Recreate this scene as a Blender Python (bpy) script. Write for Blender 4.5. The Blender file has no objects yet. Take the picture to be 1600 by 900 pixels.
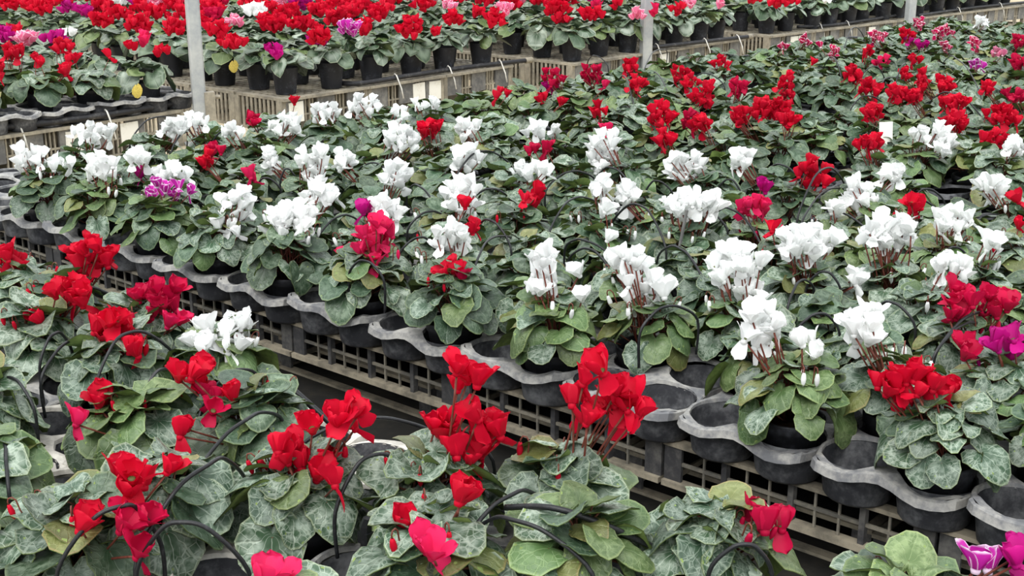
import bpy, math, random
from mathutils import Vector, Matrix, Euler
R = random.Random(7)
rad = math.radians
scene = bpy.context.scene
COL = scene.collection

# ------------------------------------------------------------------ camera, sky, light, exposure
HC = 0.20                                   # height of the crate tops above the floor
CAM = Vector((2.572, -2.103, HC + 1.102))
F_PX, PITCH, YAW = 2003.0, math.atan(618 / 2003.0), rad(40.5)
cd = bpy.data.cameras.new('camera'); cam = bpy.data.objects.new('camera', cd); COL.objects.link(cam)
cam.location = CAM; cam.rotation_euler = (math.pi / 2 - PITCH, 0, YAW)
cd.sensor_width = 36; cd.lens = F_PX / 1600 * 36; cd.clip_end = 200
scene.camera = cam

w = bpy.data.worlds.new('overcast'); scene.world = w; w.use_nodes = True
bg = w.node_tree.nodes['Background']; bg.inputs[0].default_value = (0.93, 0.97, 1.0, 1); bg.inputs[1].default_value = 1.0
sd = bpy.data.lights.new('sun', 'SUN'); sd.energy = 1.7; sd.angle = rad(50); sd.color = (1.0, 0.98, 0.95)
sun = bpy.data.objects.new('sun', sd); COL.objects.link(sun); sun.rotation_euler = (rad(30), rad(-12), YAW)
scene.view_settings.view_transform = 'Standard'; scene.view_settings.look = 'None'
scene.view_settings.gamma = 1.0; scene.view_settings.use_curve_mapping = False
scene.view_settings.exposure = 0.72

FWD = Vector((-math.sin(YAW), math.cos(YAW), 0)); RIGHT = Vector((math.cos(YAW), math.sin(YAW), 0))
def ray(px, py):
    dx, dy = (px - 800) / F_PX, -(py - 450) / F_PX
    c, s = math.cos(PITCH), math.sin(PITCH)
    return RIGHT * dx + FWD * (c + dy * s) + Vector((0, 0, -s + dy * c))
def at_z(px, py, z):
    d = ray(px, py); return CAM + d * ((z - CAM.z) / d.z)
def at_depth(px, py, dep):
    d = ray(px, py); return CAM + d * (dep / d.dot(FWD))
def depth(p): return (Vector(p) - CAM).dot(FWD)
def proj(p):
    q = Vector(p) - CAM; c, s = math.cos(PITCH), math.sin(PITCH)
    f = q.dot(FWD); zz = f * c - q.z * s
    if zz < 0.05: return (-9999, -9999)
    return (800 + F_PX * q.dot(RIGHT) / zz, 450 - F_PX * (f * s + q.z * c) / zz)

# ------------------------------------------------------------------ materials
def srgb(r, g, b):
    f = lambda v: (v / 255 / 12.92) if v / 255 < .04045 else ((v / 255 + .055) / 1.055) ** 2.4
    return (f(r), f(g), f(b), 1)
class NT:
    def __init__(s, name, rough=.6, spec=.3):
        s.m = bpy.data.materials.new(name); s.m.use_nodes = True; s.t = s.m.node_tree; s.n = s.t.nodes
        s.p = s.n['Principled BSDF']; s.p.inputs['Roughness'].default_value = rough; s.p.inputs['Specular IOR Level'].default_value = spec
    def node(s, typ, **kw):
        n = s.n.new(typ)
        for k, v in kw.items(): setattr(n, k, v)
        return n
    def put(s, sock, v):
        if isinstance(v, bpy.types.NodeSocket): s.t.links.new(v, sock)
        else: sock.default_value = v
    def math(s, op, a, b=0.0, c=0.0):
        n = s.node('ShaderNodeMath', operation=op)
        for i, v in enumerate((a, b, c)): s.put(n.inputs[i], v)
        return n.outputs[0]
    def step(s, v, lo, hi):
        n = s.node('ShaderNodeMapRange', interpolation_type='SMOOTHSTEP')
        s.put(n.inputs[0], v); n.inputs[1].default_value = lo; n.inputs[2].default_value = hi
        return n.outputs[0]
    def mix(s, f, a, b):
        n = s.node('ShaderNodeMix', data_type='RGBA'); s.put(n.inputs[0], f); s.put(n.inputs[6], a); s.put(n.inputs[7], b)
        return n.outputs[2]
    def noise(s, scale, detail=3, vec=None, rough=.55):
        n = s.node('ShaderNodeTexNoise'); n.inputs['Scale'].default_value = scale; n.inputs['Detail'].default_value = detail; n.inputs['Roughness'].default_value = rough
        if vec is not None: s.put(n.inputs['Vector'], vec)
        return n.outputs[0]
    def obj(s): return s.node('ShaderNodeTexCoord').outputs['Object']
    def rnd(s): return s.node('ShaderNodeObjectInfo').outputs['Random']
    def uv(s):
        x = s.node('ShaderNodeSeparateXYZ'); s.put(x.inputs[0], s.node('ShaderNodeTexCoord').outputs['UV']); return x.outputs[0], x.outputs[1]
    def vadd(s, a, b):
        n = s.node('ShaderNodeVectorMath', operation='ADD'); s.put(n.inputs[0], a); s.put(n.inputs[1], b); return n.outputs[0]
    def color(s, c): s.put(s.p.inputs['Base Color'], c)
    def bump(s, h, st, dist=.002):
        b = s.node('ShaderNodeBump'); b.inputs['Strength'].default_value = st; b.inputs['Distance'].default_value = dist
        s.put(b.inputs['Height'], h); s.put(s.p.inputs['Normal'], b.outputs[0])

def leaf_mat(name, dark, silver, vein, edge, amount, net):
    t = NT(name, .42, .45); u, v = t.uv(); r = t.rnd()
    off = t.vadd(t.obj(), t.math('MULTIPLY', r, 17.0))
    n1 = t.noise(2.4, 3, off); n2 = t.noise(6, 2, off)
    d = t.math('SUBTRACT', n1, .5)
    rho = t.math('ADD', v, t.math('MULTIPLY', d, .8))
    band = t.math('SUBTRACT', t.step(rho, .15, .55), t.step(rho, .7, 1.0))
    blot = t.step(t.math('ADD', n2, t.math('MULTIPLY', d, .6)), .30, .66)
    sil = t.math('MULTIPLY', t.math('MULTIPLY', band, blot), t.math('MULTIPLY_ADD', r, .45, amount))
    c = t.mix(sil, dark, silver)
    fr = t.math('FRACT', t.math('ADD', t.math('MULTIPLY', u, 9.0), t.math('MULTIPLY', d, .7)))
    ve = t.math('SUBTRACT', 1.0, t.step(t.math('ABSOLUTE', t.math('SUBTRACT', fr, .5)), .015, .09))
    vo = t.node('ShaderNodeTexVoronoi', feature='DISTANCE_TO_EDGE'); vo.inputs['Scale'].default_value = 5.5; t.put(vo.inputs['Vector'], off)
    nt = t.math('MULTIPLY', t.math('SUBTRACT', 1.0, t.step(vo.outputs['Distance'], .015, .07)), t.step(v, .35, .6))
    c = t.mix(t.math('MULTIPLY', t.math('MAXIMUM', ve, nt), net), c, vein)
    c = t.mix(t.math('MULTIPLY', t.step(v, .90, 1.0), .5), c, edge)
    h = t.node('ShaderNodeHueSaturation'); t.put(h.inputs['Color'], c)
    r2 = t.math('FRACT', t.math('MULTIPLY', r, 7.31))
    t.put(h.inputs['Value'], t.math('MULTIPLY_ADD', r2, .58, .62)); t.put(h.inputs['Hue'], t.math('MULTIPLY_ADD', r, -.035, .505)); h.inputs['Saturation'].default_value = .95
    t.color(h.outputs[0]); t.bump(t.math('MAXIMUM', ve, nt), .3, .02)
    return t.m
def plain(name, col, rough=.6, spec=.3, var=.25, scale=30, col2=None, detail=4):
    t = NT(name, rough, spec); n = t.noise(scale, detail, t.vadd(t.obj(), t.math('MULTIPLY', t.rnd(), 9.0)))
    c2 = col2 or tuple(x * (1 - var) for x in col[:3]) + (1,)
    t.color(t.mix(t.step(n, .35, .65), c2, col)); return t.m
def petal_mat(name, col, edge=None, var=.3):
    t = NT(name, .55, .2); r = t.rnd(); u, v = t.uv()
    n = t.noise(40, 2, t.vadd(t.obj(), t.math('MULTIPLY', r, 5.0)))
    c = t.mix(t.math('MULTIPLY', n, var), col, tuple(min(1, x * .55) for x in col[:3]) + (1,))
    if edge:
        a = t.math('ABSOLUTE', t.math('MULTIPLY_ADD', u, 2.0, -1.0))
        c = t.mix(t.step(t.math('MAXIMUM', a, v), .82, .99), c, edge)
    h = t.node('ShaderNodeHueSaturation'); t.put(h.inputs['Color'], c); t.put(h.inputs['Value'], t.math('MULTIPLY_ADD', r, .3, .88))
    t.color(h.outputs[0])
    tr = t.node('ShaderNodeBsdfTranslucent'); t.put(tr.inputs[0], h.outputs[0])
    mx = t.node('ShaderNodeMixShader'); mx.inputs[0].default_value = .3
    t.t.links.new(t.p.outputs[0], mx.inputs[1]); t.t.links.new(tr.outputs[0], mx.inputs[2])
    t.t.links.new(mx.outputs[0], t.n['Material Output'].inputs[0]); return t.m
def dusty(name, base, dust, lo, hi, scale=14, rough=.65):
    t = NT(name, rough, .35); o = t.vadd(t.obj(), t.math('MULTIPLY', t.rnd(), 7.0))
    n = t.noise(scale, 6, o, .7); n2 = t.noise(scale * 7, 3, o)
    t.color(t.mix(t.step(t.math('ADD', n, t.math('MULTIPLY', t.math('SUBTRACT', n2, .5), .3)), lo, hi), base, dust)); t.bump(n2, .2, .002); return t.m

G_UNDER = plain('leaf_underside', srgb(128, 148, 84), .6, .2, .25, 6)
G_STEM = plain('petiole_stem', srgb(110, 70, 55), .6, .2)
LEAFM = [
    leaf_mat('leaf_deep_green', srgb(46, 72, 48), srgb(118, 140, 116), srgb(124, 148, 120), srgb(128, 148, 108), .3, .22),
    leaf_mat('leaf_silver_green', srgb(54, 80, 58), srgb(146, 162, 146), srgb(172, 188, 168), srgb(158, 172, 140), .55, .45),
    leaf_mat('leaf_fresh_green', srgb(70, 98, 52), srgb(122, 146, 98), srgb(134, 158, 108), srgb(142, 162, 104), .25, .3),
    leaf_mat('leaf_olive_green', srgb(92, 102, 52), srgb(132, 142, 92), srgb(142, 146, 92), srgb(156, 138, 86), .25, .25)]
PET = {'red': petal_mat('petal_red', srgb(210, 12, 48)), 'crimson': petal_mat('petal_crimson', srgb(196, 14, 66)),
       'cerise': petal_mat('petal_cerise', srgb(222, 34, 92)), 'magenta': petal_mat('petal_magenta', srgb(188, 14, 124)),
       'pink': petal_mat('petal_pink', srgb(232, 120, 160), srgb(248, 214, 226)), 'lilac': petal_mat('petal_lilac', srgb(196, 40, 164), srgb(240, 214, 238)),
       'bicolour': petal_mat('petal_bicolour', srgb(196, 20, 84), srgb(246, 222, 232)), 'white': petal_mat('petal_white', srgb(246, 247, 246), None, .08)}
M_STALK = plain('flower_stalk', srgb(112, 58, 46), .55, .3); M_CALYX = plain('calyx_green', srgb(96, 104, 60), .6)
M_POT = dusty('pot_black_plastic', srgb(30, 31, 35), srgb(66, 68, 74), .48, .72, 12, .55)
M_TERRA = dusty('pot_terracotta', srgb(128, 62, 40), srgb(96, 52, 38), .4, .6, 12, .8)
M_SOIL = plain('potting_soil', srgb(58, 44, 34), .95, .1, .5, 90)
M_TRAY = dusty('tray_black_plastic', srgb(52, 53, 57), srgb(118, 119, 121), .40, .75, 10)
M_RIM = dusty('tray_rim_dusty', srgb(104, 105, 108), srgb(166, 164, 158), .35, .68, 11)
M_PALE = dusty('tray_rim_pale', srgb(150, 146, 138), srgb(214, 210, 200), .3, .65, 9)
M_CRATE = dusty('crate_dark_plastic', srgb(58, 58, 60), srgb(104, 102, 98), .42, .72, 9)
M_CRIM = dusty('crate_rim_dusty', srgb(104, 99, 88), srgb(160, 151, 132), .32, .66, 8)
M_CBAR = dusty('crate_bar_grey', srgb(92, 90, 84), srgb(140, 134, 120), .35, .7, 12)
M_INNER_SHADE = dusty('crate_inner_shade', srgb(24, 24, 25), srgb(40, 39, 37), .45, .75, 9)  # near-black: the shade inside the crates put into the colour
M_FCR = dusty('far_crate_grey', srgb(92, 92, 92), srgb(136, 134, 128), .35, .7, 7)
M_FRIM = dusty('far_crate_rim', srgb(116, 111, 100), srgb(164, 156, 138), .3, .7, 7)
M_STICK = dusty('sticker_paper', srgb(236, 234, 224), srgb(206, 200, 182), .5, .8, 14)
M_HOSE = dusty('hose_black', srgb(38, 38, 41), srgb(96, 95, 92), .5, .8, 20, .5)
M_TUBE = dusty('drip_tube_black', srgb(26, 27, 29), srgb(58, 59, 61), .5, .8, 40, .4)
M_STR = plain('string_white', srgb(224, 222, 214), .8, .1)
M_POST = dusty('post_galvanised', srgb(150, 154, 156), srgb(176, 178, 174), .35, .7, 5, .45)
M_DRY = plain('leaf_dry_yellow', srgb(190, 170, 84), .8, .1, .3, 9)
M_FLOOR_SHADE = dusty('floor_painted_shade', srgb(22, 21, 18), srgb(38, 35, 28), .4, .7, 6, .9)  # dark colour standing in for shade on the floor of the narrow aisle
def floor_mat():
    t = NT('floor_packed_earth', .95, .1); o = t.obj(); n = t.noise(1.3, 5, o); n2 = t.noise(24, 5, o, .7)
    c = t.mix(t.step(n, .3, .7), srgb(164, 150, 124), srgb(196, 184, 160)); c = t.mix(t.math('MULTIPLY', t.step(n2, .5, .75), .5), c, srgb(126, 112, 92))
    t.color(c); t.bump(n2, .5, .01); return t.m
M_FLOOR = floor_mat()

# ------------------------------------------------------------------ mesh helpers
class MB:
    def __init__(s): s.v = []; s.f = []; s.mi = []; s.uv = []
    def add(s, vs, fs, mi=0, uvs=None, M=None):
        b = len(s.v); s.v += [tuple(M @ Vector(p)) if M else tuple(p) for p in vs]
        for f in fs:
            s.f.append([b + i for i in f]); s.mi.append(mi)
            s.uv.append([uvs[i] if uvs else (0, 0) for i in f])
    def box(s, a, b, mi=0, M=None):
        x0, y0, z0 = a; x1, y1, z1 = b
        s.add([(x0, y0, z0), (x1, y0, z0), (x1, y1, z0), (x0, y1, z0), (x0, y0, z1), (x1, y0, z1), (x1, y1, z1), (x0, y1, z1)],
              [(0, 3, 2, 1), (4, 5, 6, 7), (0, 1, 5, 4), (1, 2, 6, 5), (2, 3, 7, 6), (3, 0, 4, 7)], mi, None, M)
    def tube(s, pts, r, n=6, mi=0, caps=True):
        pts = [Vector(p) for p in pts]; vs = []; fs = []; ref = Vector((0, 0, 1))
        for i, p in enumerate(pts):
            t = (pts[min(i + 1, len(pts) - 1)] - pts[max(i - 1, 0)]).normalized()
            a = t.cross(ref)
            if a.length < .1: a = t.cross(Vector((1, 0, 0)))
            a.normalize(); b = t.cross(a); ref = b * -1 if i else ref
            ref = a.cross(t)
            rr = r[i] if isinstance(r, (list, tuple)) else r
            vs += [p + (a * math.cos(6.2832 * k / n) + b * math.sin(6.2832 * k / n)) * rr for k in range(n)]
        for i in range(len(pts) - 1):
            for k in range(n):
                fs.append((i * n + k, i * n + (k + 1) % n, (i + 1) * n + (k + 1) % n, (i + 1) * n + k))
        if caps: fs.append(tuple(range(n - 1, -1, -1))); fs.append(tuple((len(pts) - 1) * n + k for k in range(n)))
        s.add(vs, fs, mi)
    def lathe(s, prof, n=20, mi=0, c=(0, 0, 0)):
        vs = [(c[0] + r * math.cos(6.28319 * k / n), c[1] + r * math.sin(6.28319 * k / n), c[2] + z) for r, z in prof for k in range(n)]
        fs = [(i * n + k, i * n + (k + 1) % n, (i + 1) * n + (k + 1) % n, (i + 1) * n + k) for i in range(len(prof) - 1) for k in range(n)]
        s.add(vs, fs, mi)
    def mesh(s, name, mats, smooth=False):
        me = bpy.data.meshes.new(name); me.from_pydata(s.v, [], s.f)
        for m in mats: me.materials.append(m)
        if len(mats) > 1: me.polygons.foreach_set('material_index', s.mi)
        l = me.uv_layers.new(name='UVMap'); l.data.foreach_set('uv', [c for f in s.uv for q in f for c in q])
        if smooth: me.polygons.foreach_set('use_smooth', [True] * len(s.f))
        me.update(); return me
def ob(name, data, parent=None, M=None):
    o = bpy.data.objects.new(name, data); COL.objects.link(o)
    if parent is not None: o.parent = parent
    if M is not None: o.matrix_basis = M
    return o
def tag(o, label=None, cat=None, group=None, kind=None):
    if label: o['label'] = label
    if cat: o['category'] = cat
    if group: o['group'] = group
    if kind: o['kind'] = kind
    return o
def T(x, y, z): return Matrix.Translation((x, y, z))
def RZ(a): return Matrix.Rotation(a, 4, 'Z')
def RX(a): return Matrix.Rotation(a, 4, 'X')
def RY(a): return Matrix.Rotation(a, 4, 'Y')
def SC(x, y=None, z=None):
    return Matrix.Diagonal((x, x if y is None else y, x if z is None else z, 1))
ORD = ['zeroth', 'first', 'second', 'third', 'fourth', 'fifth', 'sixth', 'seventh', 'eighth', 'ninth', 'tenth', 'eleventh', 'twelfth', 'thirteenth',
       'fourteenth', 'fifteenth', 'sixteenth', 'seventeenth', 'eighteenth', 'nineteenth', 'twentieth']
def ordn(k): return ORD[k] if k < len(ORD) else '%d%s' % (k, {1: 'st', 2: 'nd', 3: 'rd'}.get(k % 10, 'th'))
NUM = ['no', 'one', 'two', 'three', 'four', 'five', 'six', 'seven', 'eight', 'nine', 'ten', 'eleven', 'twelve', 'thirteen', 'fourteen', 'fifteen', 'sixteen', 'seventeen', 'eighteen']

# ------------------------------------------------------------------ setting
b = MB(); b.add([(-30, -12, 0), (14, -12, 0), (14, 32, 0), (-30, 32, 0)], [(0, 1, 2, 3)])
tag(ob('floor', b.mesh('floor', [M_FLOOR])), 'pale packed earth floor showing in the aisle between the beds', 'floor', kind='structure')
b = MB(); b.box((-1.9, -2.3, 0), (4.2, 8.6, .006))  # added dark sheet, paints the shade under the near beds and narrow aisle
tag(ob('floor_shade_sheet', b.mesh('floor_shade_sheet', [M_FLOOR_SHADE])), 'added dark sheet painting the floor shade under both near beds', 'painted shade', kind='structure')

# ------------------------------------------------------------------ near crates
CL, CW, CH = .6, .4, .1
def near_crate_parts():
    out = []
    b = MB(); wd = .022                                   # flat top flange, proud of the sides
    for a, c in (((0, -.006, CH - .009), (CL - .004, wd, CH)), ((0, CW - wd, CH - .009), (CL - .004, CW - .002, CH)), ((0, wd, CH - .009), (wd, CW - wd, CH)), ((CL - wd - .004, wd, CH - .009), (CL - .004, CW - wd, CH))): b.box(a, c)
    out.append(('top_rim', b.mesh('crate_top_rim', [M_CRIM])))
    b = MB()
    for a, c in (((.002, -.012, 0), (CL - .006, .014, .013)), ((.002, CW - .014, 0), (CL - .006, CW - .002, .013)), ((.002, .014, 0), (.014, CW - .014, .013)), ((CL - .018, .014, 0), (CL - .006, CW - .014, .013))): b.box(a, c)
    out.append(('base_rail', b.mesh('crate_base_rail', [M_CRIM])))
    b = MB(); h = CH - .009
    b.box((.002, -.002, .013), (.044, .006, h)); b.box((.002, .006, .013), (.010, .044, h)); pm = b.mesh('crate_corner_post', [M_CRATE])
    for sx, sy in ((0, 0), (1, 0), (0, 1), (1, 1)):
        m = T(CL - .004 if sx else 0, CW if sy else 0, 0) @ SC(-1 if sx else 1, -1 if sy else 1, 1)
        out.append(('corner_post', pm, m))
    b = MB(); b.box((-.006, -.004, .013), (.006, .012, h)); rm = b.mesh('crate_rib', [M_CRATE])
    for x in (.148, .300, .452): out.append(('rib', rm, T(x, 0, 0)))
    b = MB(); b.box((0, 0, .013), (.0045, .005, h)); vm = b.mesh('crate_bar', [M_CBAR])
    for x in (.095, .196, .248, .349, .400, .502): out.append(('bar', vm, T(x, .001, 0)))
    b = MB(); b.box((.044, 0, .050), (CL - .046, .006, .057)); out.append(('cross_bar', b.mesh('crate_cross_bar', [M_CBAR])))
    b = MB(); b.box((.022, .022, CH - .008), (CL - .026, CW - .022, CH - .003)); out.append(('shade_deck', b.mesh('crate_shade_deck', [M_INNER_SHADE])))  # made solid and dark to block light from above
    b = MB(); b.box((.044, CW - .012, .013), (CL - .048, CW - .006, h)); out.append(('shade_back_panel', b.mesh('crate_shade_back_panel', [M_INNER_SHADE])))  # added dark panel so the crate interior looks shaded
    b = MB(); b.box((.003, .044, .013), (.008, CW - .044, h)); q = b.mesh('crate_shade_end_panel', [M_INNER_SHADE]); out.append(('shade_end_panel', q)); out.append(('shade_end_panel', q, T(CL - .015, 0, 0)))  # added dark end panels, same painted shade as the back
    return out
NCP = near_crate_parts(); NCS = [p for p in NCP if p[0] in ('top_rim', 'base_rail', 'corner_post', 'shade_deck')]
def put_crate(parts, M, label, group, cat='crate', name='plastic_crate'):
    r = ob(name, None, None, M); tag(r, label, cat, group)
    for p in parts: ob(p[0], p[1], r, p[2] if len(p) > 2 else None)
    return r
for k in range(-3, 5):                                    # row along the narrow aisle: two crates high
    x = k * CL; n = k + 4
    put_crate(NCP, T(x, 0, CH), 'dark lattice crate under front trays of middle bed, %s from left along the narrow aisle' % ordn(n), 'upper crates along the narrow aisle')
    put_crate(NCS, T(x - .16, .09 + R.uniform(-.01, .02), 0), 'dark lattice crate at the bottom of the narrow aisle wall, %s from left' % ordn(n), 'lower crates along the narrow aisle')
for i in range(-3, 4):
    for j in range(1, 17):
        q = proj((i * CL + .3, j * CW + .2, HC))
        if -150 < q[0] < 1750 and q[1] > -30:
            put_crate(NCS, T(i * CL, j * CW, 0) @ SC(1, 1, 2), 'dark crate hidden under the middle bed, %s in %s row' % (ordn(i + 4), ordn(j + 1)), 'inner crates of the middle bed')
for i in range(-3, 3):
    for j in range(3):
        if 1:
            put_crate(NCS, T(i * CL + .25, -.54 - (j + 1) * CW, 0) @ SC(1, 1, 2), 'dark crate under the foreground bed, %s in %s row' % (ordn(i + 4), ordn(j + 1)), 'crates of the foreground bed')

# ------------------------------------------------------------------ trays
PIT = .15; TH = .085
def tray_parts(seed, rimmat):
    r = random.Random(seed); nx, ny = 2, 3; N = 24
    sx, sy = nx * PIT, ny * PIT
    def edge(x, y):                                       # scalloped outline, warped height
        dx = dy = 0
        if y < 1e-6: dy = .003 * math.cos(2 * math.pi * x / PIT) - .003 + (.012 if x < .02 or x > sx - .02 else 0)
        if y > sy - 1e-6: dy = -.012 * math.cos(2 * math.pi * x / PIT)
        if x < 1e-6: dx = .008 * math.cos(2 * math.pi * y / PIT) + .006
        if x > sx - 1e-6: dx = -.008 * math.cos(2 * math.pi * y / PIT) - .006
        return x + dx, y + dy
    ph = r.uniform(0, 6); amp = r.uniform(.001, .007)
    def zz(x, y): return TH + .006 * math.sin(x * 17 + ph) + .005 * math.sin(y * 13 + ph * 2) + amp * math.cos(2 * math.pi * x / PIT) * (1 if y < .02 else .3)
    b = MB()
    for i in range(nx):
        for j in range(ny):
            cx, cy = (i + .5) * PIT, (j + .5) * PIT; vs = []; fs = []
            for k in range(N):
                a = 2 * math.pi * k / N; c, s = math.cos(a), math.sin(a); m = max(abs(c), abs(s))
                px, py = cx + c / m * PIT / 2, cy + s / m * PIT / 2; ex, ey = edge(px, py)
                vs += [(cx + .0700 * c, cy + .0700 * s, zz(px, py) - .008), (cx + .0722 * c, cy + .0722 * s, zz(px, py)), (ex, ey, zz(px, py) + .001)]
            for k in range(N):
                q = (k + 1) % N
                for u in (0, 1): fs.append((k * 3 + u, k * 3 + u + 1, q * 3 + u + 1, q * 3 + u))
            b.add(vs, fs)
    per = []                                              # outer lip, turned down
    M2 = 6
    for k in range(nx * M2): per.append((k * PIT / M2, 0))
    for k in range(ny * M2): per.append((sx, k * PIT / M2))
    for k in range(nx * M2, 0, -1): per.append((k * PIT / M2, sy))
    for k in range(ny * M2, 0, -1): per.append((0, k * PIT / M2))
    vs = []; n = len(per)
    for x, y in per:
        ex, ey = edge(x, y); z = zz(x, y); ox = (x - sx / 2) / sx * 2; oy = (y - sy / 2) / sy * 2
        ux = math.copysign(1, ox) if abs(ox) > .999 else 0; uy = math.copysign(1, oy) if abs(oy) > .999 else 0
        if ux > 0 or ux < 0: ux *= .4
        vs += [(ex, ey, z + .001), (ex + ux * .007, ey + uy * .009, z - .001), (ex + ux * .009, ey + uy * .014, z - .016), (ex + ux * .006, ey + uy * .011, z - .016)]
    b.add(vs, [(k * 4 + u, k * 4 + u + 1, (k + 1) % n * 4 + u + 1, (k + 1) % n * 4 + u) for k in range(n) for u in range(3)])
    rim = b.mesh('tray_rim', [rimmat])
    b = MB(); b.lathe([(.0700, TH - .006), (.067, .04), (.0625, .006), (.058, .0015), (.0, .0015)], 22)
    b.lathe([(.0720, TH - .004), (.0695, .04), (.065, .006), (.060, .0), (.0, .0)], 22)
    return rim, b.mesh('tray_cup', [M_TRAY], True)
TRAYS = [tray_parts(s, M_RIM) for s in range(4)]; PTRAYS = [tray_parts(s + 20, M_PALE) for s in range(2)]; DTRAYS = [tray_parts(s + 30, M_TRAY) for s in range(2)]
def put_tray(x, y, z, label, group, var=None, cups=True, rot=0, pale=False, dark=False):
    rim, cup = (PTRAYS if pale else DTRAYS if dark else TRAYS)[(var if var is not None else R.randrange(4)) % (2 if pale or dark else 4)]
    r = ob('pot_tray', None, None, T(x, y, z + .001) @ RZ(rot) @ RX(rad(R.uniform(-.4, .8))) @ RY(rad(R.uniform(-.8, .8)))); tag(r, label, 'tray', group)
    ob('rim', rim, r)
    if cups:
        for i in range(2):
            for j in range(3): ob('cup', cup, r, T((i + .5) * PIT, (j + .5) * PIT, 0))
    return r
for k in range(-11, 4):
    put_tray(1.25 + .302 * k, -.052 + R.uniform(-.008, .006), HC, 'black six-cup plant tray, %s from left along the front edge of the middle bed' % ordn(k + 12), 'front trays of the middle bed', rot=rad(R.uniform(-1.5, 1.5)))
for k in range(-10, 4):
    for j in range(1, 15):
        x, y = 1.25 + .302 * k, -.052 + .455 * j
        q = proj((x + .15, y + .2, HC + .1))
        if -120 < q[0] < 1720 and q[1] > 30:
            put_tray(x, y, HC, 'black plant tray under foliage, %s in %s row of the middle bed' % (ordn(k + 11), ordn(j + 1)), 'inner trays of the middle bed', cups=j < 3, dark=j > 2)
for k in range(-5, 5):
    for j in range(2):
        x, y = .55 + .302 * k, -.515 - .455 * (j + 1)
        lab = 'weathered grey plant tray, %s from left along the aisle side of the foreground bed' % ordn(k + 6) if j == 0 else 'grey plant tray under the plants nearest the camera, %s from left' % ordn(k + 6)
        put_tray(x, y, HC, lab, 'trays of the foreground bed', pale=k in (-1, 0, 1, 3), rot=rad(R.uniform(-1.5, 1.5)))

# ------------------------------------------------------------------ leaves
def leaf_mesh(seed, mat, low=False):
    r = random.Random(seed); N = 12 if low else 22
    tab = [(0, 1.0), (25, .88), (50, .76), (75, .66), (100, .60), (125, .56), (150, .52), (170, .40), (180, .16)]
    def out(deg):
        d = abs(deg)
        for (a0, r0), (a1, r1) in zip(tab, tab[1:]):
            if d <= a1: return r0 + (r1 - r0) * (d - a0) / (a1 - a0)
        return .16
    rings = (0, .55, 1) if low else (0, .3, .6, .85, 1.0)
    curl = r.uniform(-.32, .18); cup = r.uniform(-.2, .16); wv = r.uniform(.04, .13); ph = r.uniform(0, 6); nw = r.choice((2, 3, 3, 4)); fold = r.uniform(.0, .22); droop = r.uniform(.08, .3); skew = r.uniform(-.06, .06); rnd = r.uniform(0, .12)
    vs = []; uvs = []
    for q in rings[1:]:
        for k in range(N):
            deg = -180 + 360 * k / N + .001; a = math.radians(deg); o = out(deg) * (1 - rnd * math.cos(a)) + (0 if low else .018 * (-1) ** k * q)
            x, y = math.sin(a) * o * q * 1.02 + skew * q * q, math.cos(a) * o * q
            z = curl * max(0, q - .55) + (0 if low else r.uniform(-.03, .03) * q) + cup * (q * o) ** 2 + wv * q * q * math.sin(nw * a + ph) + fold * abs(x) * .8 - droop * max(0, y) ** 2 + .03
            vs.append((x, y, z)); uvs.append((k / N, q))
    c = len(vs); vs.append((0, 0, 0)); uvs.append((.5, 0)); fs = []
    for k in range(N): fs.append((c, (k + 1) % N, k))
    for i in range(len(rings) - 2):
        for k in range(N): fs.append((i * N + k, i * N + (k + 1) % N, (i + 1) * N + (k + 1) % N, (i + 1) * N + k))
    return vs, fs, uvs
def leaf_obj_mesh(seed, mat):
    vs, fs, uvs = leaf_mesh(seed, mat); b = MB()
    b.add(vs, [f[::-1] for f in fs], 0, uvs); b.add([(x, y, z - .016) for x, y, z in vs], fs, 1, uvs)
    b.tube([(0, 0, -.01), (0, -.22, -.2), (0, -.5, -.75)], [.035, .032, .03], 5, 2)
    return b.mesh('cyclamen_leaf', [mat, G_UNDER, G_STEM], True)
NLV = 7
LEAVES = [[leaf_obj_mesh(100 * m + s, LEAFM[m]) for s in range(NLV)] for m in range(4)]
def leaf_transforms(r, n, Rad, H, hp, ls):
    out = []; a0 = r.uniform(0, 6.3)
    for k in range(n):
        t = (k + .5) / n; az = a0 + k * 2.39996 + r.uniform(-.3, .3)
        rr = Rad * (.10 + .66 * t ** .75) * r.uniform(.85, 1.12)
        z = hp + .012 + H * (1 - t ** 1.5) + r.uniform(-.012, .012)
        tilt = rad(18 - 66 * t ** 1.4 + r.uniform(-26, 22)); s = ls * (0.72 + .42 * t) * r.uniform(.8, 1.2)
        M = T(rr * math.cos(az), rr * math.sin(az), z) @ RZ(az - math.pi / 2 + r.uniform(-.35, .35)) @ RX(tilt) @ RY(r.uniform(-.55, .55)) @ SC(s)
        out.append(M)
    return out

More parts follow.
